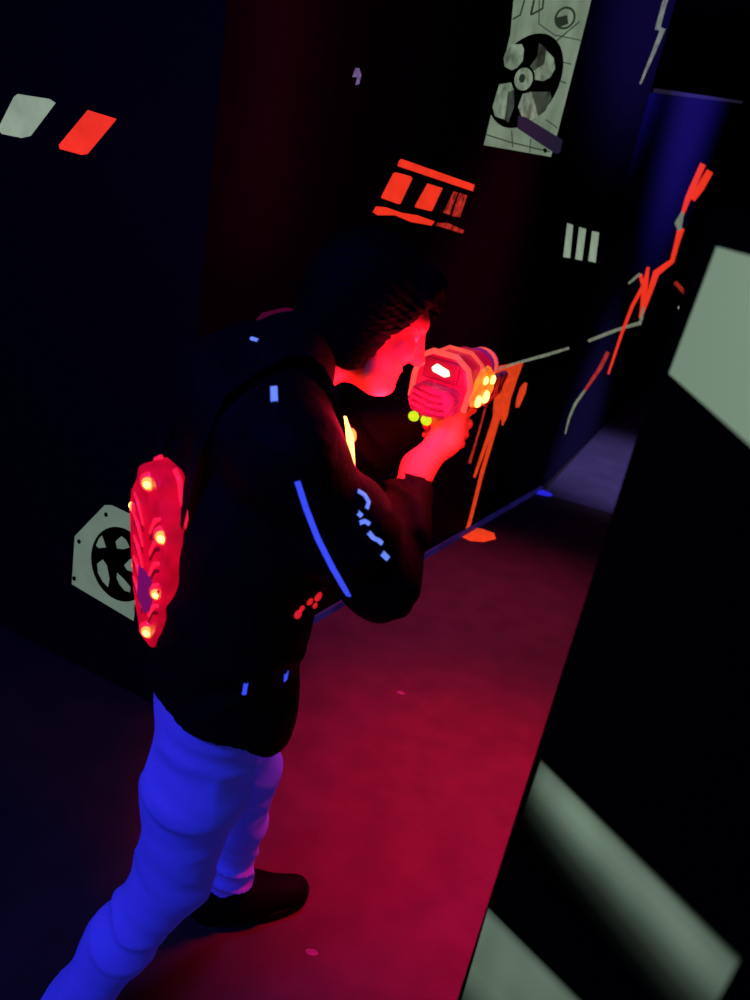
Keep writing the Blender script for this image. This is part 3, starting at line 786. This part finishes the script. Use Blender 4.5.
for i in range(5):                                           # raised ribs like tread, dark tubes for groove shade
    w0 = .092-.036*i
    for sg in (-1, 1):
        bm = bmesh.new(); tube(bm, [PK(sg*.012, w0-.040, .0195), PK(sg*.030, w0-.012, .0205), PK(sg*.046, w0-.002, .019)], [.003, .0036, .003], 8)
        sub('rib', bm, M['pack_ridge'])
        bm = bmesh.new(); tube(bm, [PK(sg*.012, w0-.051, .0175), PK(sg*.030, w0-.024, .0185), PK(sg*.046, w0-.014, .0175)], .004, 6)
        sub('groove_shade', bm, M['pack_shade'])
bm = bmesh.new(); prism(bm, [(-.022, -.02), (.022, -.02), (.026, -.075), (0, -.095), (-.026, -.075)], lambda u, w: PK(u, w, .018), lambda u, w: PK(u, w, .024)); sub('badge', bm, M['pack_badge'], False, .003)
for sg in (-1, 1):
    bm = bmesh.new(); tube(bm, [PK(sg*u*1.0, w*1.0, -.010) for u, w in half], .004, 8); sub('edge_rim', bm, M['pack_ridge'])
for u, w, t, r, hot in ((.004, .128, .018, .0105, 1), (.050, .064, .016, .011, 1), (-.056, .062, .012, .010, 1), (.036, -.038, .017, .009, 1), (-.056, -.040, .010, .008, 0), (.010, -.120, .018, .0105, 1)):
    nn = (pn+pr*(.9 if u > 0 else -.9 if u < 0 else .35)).normalized()
    bm = bmesh.new(); dome(bm, PK(u, w, t), r*1.55, nn, .45); bz = sub('lamp_housing', bm, M['pack_ridge'])
    bm = bmesh.new(); dome(bm, PK(u, w, t)+nn*r*.45, r, nn, .6); o = obj('lamp', bm, M['led'], smooth=True); o.parent = pk
    if hot:
        bm = bmesh.new(); dome(bm, PK(u, w, t)+nn*r*.95, r*.5, nn, .5); o = obj('lamp_core', bm, M['led_hot'], smooth=True); o.parent = pk
# chest pack
cn = (FW+V3(0, 0, .15)).normalized(); cu_ = cn.cross(-LF); cu_ = cu_ if cu_.z > 0 else -cu_
CC = aty(331, 447, 1.205)
def CK(u, w, t): return CC+LF*u+cu_*w+cn*t
co = [(.05, .06), (.068, .03), (.06, -.03), (.035, -.068), (-.035, -.068), (-.06, -.03), (-.068, .03), (-.05, .06)]
bm = bmesh.new(); prism(bm, co, lambda u, w: CK(u, w, -.03), lambda u, w: CK(u*.9, w*.9, .014))
cp = local(obj('chest_pack', bm, M['pack'], bevel=.006), vest)
bm = bmesh.new(); tube(bm, [CK(-.034, .062, .006), CK(-.058, .036, .006), CK(-.070, -.020, .006), CK(-.060, -.060, .006)], [.004, .006, .006, .004], 8)
o = obj('light_strip', bm, M['led_hot'], smooth=True); o.parent = cp
for u, w in ((-.045, .035), (-.05, -.02), (.045, .03), (0, -.045)):
    bm = bmesh.new(); dome(bm, CK(u, w, .014), .012, cn, .6); o = obj('lamp', bm, M['led'], smooth=True); o.parent = cp
# red-lit shoulder form, straps
bm = bmesh.new()
SP = aty(287, 321, 1.33)
tube(bm, [SP+V3(-.06, -.03, -.05), SP+V3(-.025, -.012, -.008), SP, SP+V3(.03, .012, .004), SP+V3(.045, .02, -.02)], [.018, .022, .022, .018, .012], 10)
local(obj('red_lit_shoulder', bm, M['shoulder_glow'], smooth=True), vest)
for sg in (1, -1):
    bm = bmesh.new(); pts = []
    for k in range(13):
        t = k/12; f_ = -.12+.27*t; z = 1.14+.275*sin(pi*min(1, t*1.02))**.6 if 0 < t < 1 else 1.14
        pts.append(B(f_, sg*.09, z))
    pr_ = None
    for p in pts:
        hb = bvh_j.find_nearest(p); q = hb[0]+hb[1]*.006
        e = (bm.verts.new(q-LF*.02), bm.verts.new(q+LF*.02))
        if pr_: bm.faces.new((pr_[0], pr_[1], e[1], e[0]))
        pr_ = e
    bmesh.ops.solidify(bm, geom=bm.faces[:], thickness=.004)
    local(obj('shoulder_strap', bm, M['strap']), vest)
for q in ([(313, 594), (321, 598)], [(308, 599), (312, 604)], [(313, 604), (316, 605)], [(300, 606), (302, 610)], [(296, 611), (297, 618)]):
    pass
def on_vest(x, y, r, m):
    h = onto(x, y, lift=.002)
    if not h: print('miss', x, y); return
    bm = bmesh.new(); dome(bm, h[0], r, h[1], .6); local(obj('belt_lamp', bm, m, smooth=True), vest)
for x, y, r in ((317, 596, .008), (309, 601, .006), (314, 605, .005), (301, 608, .005), (297, 614, .007)): on_vest(x, y, r, M['led_red'])

# ================================================================= laser gun
gun = thing('laser_tag_gun', 'glowing red laser tag gun with a lit screen, raised in both hands of the person', 'toy gun', GP(0, 0, -.12))
bpy.context.view_layer.update()
def gobj(name, bm, m, smooth=False, bevel=0, parent=None, seg=2):
    o = obj(name, bm, m, smooth=smooth, bevel=bevel, seg=seg)
    if parent: o.parent = parent; return o
    return local(o, gun)
def xsec(pts, x0, x1, s0=1, s1=1):
    bm = bmesh.new(); prism(bm, pts, lambda y, z: GP(x0, y*s0, z*s0), lambda y, z: GP(x1, y*s1, z*s1)); return bm
hs = [(-.052, -.030), (-.056, .012), (-.046, .040), (-.022, .056), (.022, .056), (.040, .044), (.048, .012), (.048, -.030), (.03, -.044), (-.035, -.044)]
body_g = gobj('housing', xsec(hs, -.055, .075, .96, .86), M['gun'], bevel=.007, seg=3)
bm = bmesh.new(); pr2 = [GP(-.055, y*1.0, z*1.0) for y, z in hs[0:8]]; tube(bm, pr2, .0048, 8); gobj('housing_rim', bm, M['gun_rim'], True, parent=body_g)
bm = bmesh.new(); pr2 = [GP(.01, y*.96, z*.96) for y, z in hs[0:8]]; tube(bm, pr2, .0035, 8); gobj('housing_rim', bm, M['gun_rim'], True, parent=body_g)
bm = bmesh.new(); bm_box(bm, GP(-.057, .0, .028), (.006, .062, .036), Matrix((GF, GL, GU)).transposed()); scf = gobj('screen_bezel', bm, M['gun_dark'], bevel=.003)
bm = bmesh.new(); prism(bm, [(-.014, .020), (.008, .026), (.016, .018), (.012, .012), (-.010, .008), (-.018, .012)], lambda y, z: GP(-.0605, y, z+.012), lambda y, z: GP(-.0625, y, z+.012)); gobj('screen', bm, M['screen'], parent=scf)
bl_ = [(-.040, -.042), (-.046, -.010), (-.036, .004), (.018, .006), (.036, -.002), (.042, -.028), (.034, -.046), (.0, -.052)]
blk = gobj('rear_block', xsec(bl_, -.088, -.045, .93, 1.0), M['gun_block'], bevel=.006, seg=3)
bm = bmesh.new()
for k in range(4): tube(bm, [GP(-.088, -.034+.004*k, -.040+.011*k), GP(-.089, .0, -.042+.011*k), GP(-.088, .030, -.036+.011*k)], .0022, 6)
gobj('block_ribs', bm, M['gun_dark'], True, parent=blk)
# amber lit side panel
bm = bmesh.new(); prism(bm, [(-.030, -.026), (-.034, .010), (-.012, .036), (.018, .040), (.050, .022), (.060, -.008), (.040, -.030), (.005, -.034)],
      lambda x, z: GP(x, -.050, z), lambda x, z: GP(x, -.058, z*.96)); sp_ = gobj('side_light_panel', bm, M['glow'], bevel=.003)
for x, z, r in ((-.012, -.018, .010), (.022, -.016, .011), (.04, .012, .008), (.005, .016, .007)):
    bm = bmesh.new(); dome(bm, GP(x, -.059, z), r, -GL, .5); gobj('lamp', bm, M['led_hot'], True, parent=sp_)
bm = bmesh.new(); prism(bm, [(-.030, -.026), (-.034, .010), (-.012, .036), (.018, .040), (.050, .022), (.060, -.008), (.040, -.030), (.005, -.034)],
      lambda x, z: GP(x, .046, z), lambda x, z: GP(x, .054, z*.96)); gobj('side_light_panel', bm, M['glow'], bevel=.003)
# barrel
bm = bmesh.new(); tube(bm, [GP(.06, 0, .010), GP(.11, 0, .010), GP(.115, 0, .010), GP(.145, 0, .010), GP(.153, 0, .010)], [.036, .033, .029, .028, .023], 20); br = gobj('barrel', bm, M['barrel'], True)
bm = bmesh.new(); tube(bm, [GP(.122, 0, .010), GP(.132, 0, .010)], .0315, 20); gobj('barrel_ring', bm, M['gun_rim'], True, parent=br)
bm = bmesh.new(); dome(bm, GP(.154, 0, .010), .019, GF, .5); gobj('lens', bm, M['gun_dark'], True, parent=br)
# grip, trigger
gp_ = [(-.026, -.04), (.026, -.04), (.022, -.13), (.016, -.142), (-.022, -.142), (-.030, -.13)]
bm = bmesh.new(); prism(bm, gp_, lambda x, z: GP(x-.001, -.016, z), lambda x, z: GP(x-.001, .016, z)); gobj('grip', bm, M['gun_dark'], bevel=.007, seg=3)
bm = bmesh.new(); tube(bm, [GP(.034, 0, -.042), GP(.040, 0, -.056), GP(.034, 0, -.068)], [.006, .005, .004], 8); gobj('trigger', bm, M['gun_dark'], True)
bm = bmesh.new(); tube(bm, [GP(.074, 0, -.040), GP(.076, 0, -.068), GP(.06, 0, -.082), GP(.022, 0, -.082)], .004, 8); gobj('trigger_guard', bm, M['gun_dark'], True)
for y in (.030, .006):
    bm = bmesh.new(); dome(bm, GP(-.066, y, -.060), .0095, V3(0, 0, -1)-GF, .9); gobj('indicator_lamp', bm, M['green_led'], True)

# ==================================================================== lights
def light(name, kind, loc, energy, color, target=None, **kw):
    l = bpy.data.lights.new(name, kind); l.energy = energy; l.color = color
    for k, v in kw.items(): setattr(l, k, v)
    o = bpy.data.objects.new(name, l); COL.objects.link(o); o.location = loc
    if target is not None: o.rotation_euler = (Vector(target)-Vector(loc)).to_track_quat('-Z', 'Y').to_euler()
    return o
light('red_floor_spot', 'SPOT', (.70, 3.5, 2.8), 430, (1, .05, .30), (.58, 2.75, 0), spot_size=radians(50), spot_blend=1.0, shadow_soft_size=.14)  # unseen spot added to redden the floor further back
light('red_spot', 'SPOT', (.80, 1.60, 2.4), 1050, (1, .0, .05), (.47, 1.74, 0), spot_size=radians(43), spot_blend=1.0, shadow_soft_size=.14)  # unseen overhead spot added for the red glow of vest and gun
light('violet_fill', 'SPOT', (.6, 2.3, 3.2), 130, (.25, .1, 1), (.33, 1.32, 0), spot_size=radians(36), spot_blend=1.0, shadow_soft_size=.3)
light('red_wall_wash', 'AREA', (-.28, 2.06, 2.1), 1.1, (1, .0, .18), (-.55+.14, 2.20, 2.1), shape='RECTANGLE', size=.05, size_y=1.4)  # unseen area light added to redden the wall beside the corner
light('uv_lamp', 'AREA', (-1.25, -.35, 2.7), 44, (.05, .055, 1), (-.25, 1.1, .5), shape='DISK', size=.5)
light('far_blue_lamp', 'SPOT', (2.5, 4.5, 3.0), 420, (.38, .30, 1), (1.75, 5.3, .0), spot_size=radians(38), spot_blend=.8, shadow_soft_size=.2)
light('corner_blue_lamp', 'SPOT', (2.5, 3.5, 2.4), 480, (.09, .06, 1), (.86, 4.4, 2.62), spot_size=radians(50), spot_blend=1.0, shadow_soft_size=.2)
light('far_wall_fill', 'SPOT', (3.7, 5.4, 2.3), 520, (.13, .09, 1), (1.75, 6.5, 2.75), spot_size=radians(84), spot_blend=1.0, shadow_soft_size=.2)  # unseen spot added to lift the blue on the low right wall
light('gun_light', 'POINT', GP(-.15, -.05, .02), 2.3, (1, .01, .07), shadow_soft_size=.03)
light('gun_side_light', 'POINT', GP(-.10, -.10, -.07), 1.6, (1, .03, .06), shadow_soft_size=.03)
light('chest_light', 'POINT', CK(-.02, .06, .08), 2.0, (1, .01, .05), shadow_soft_size=.03)
light('pack_light', 'POINT', PK(0, 0, .12), .12, (1, .02, .08), shadow_soft_size=.05)
w = bpy.data.worlds.new('world'); SC.world = w; w.use_nodes = True
w.node_tree.nodes['Background'].inputs[0].default_value = (.01, .004, .03, 1)
w.node_tree.nodes['Background'].inputs[1].default_value = .12
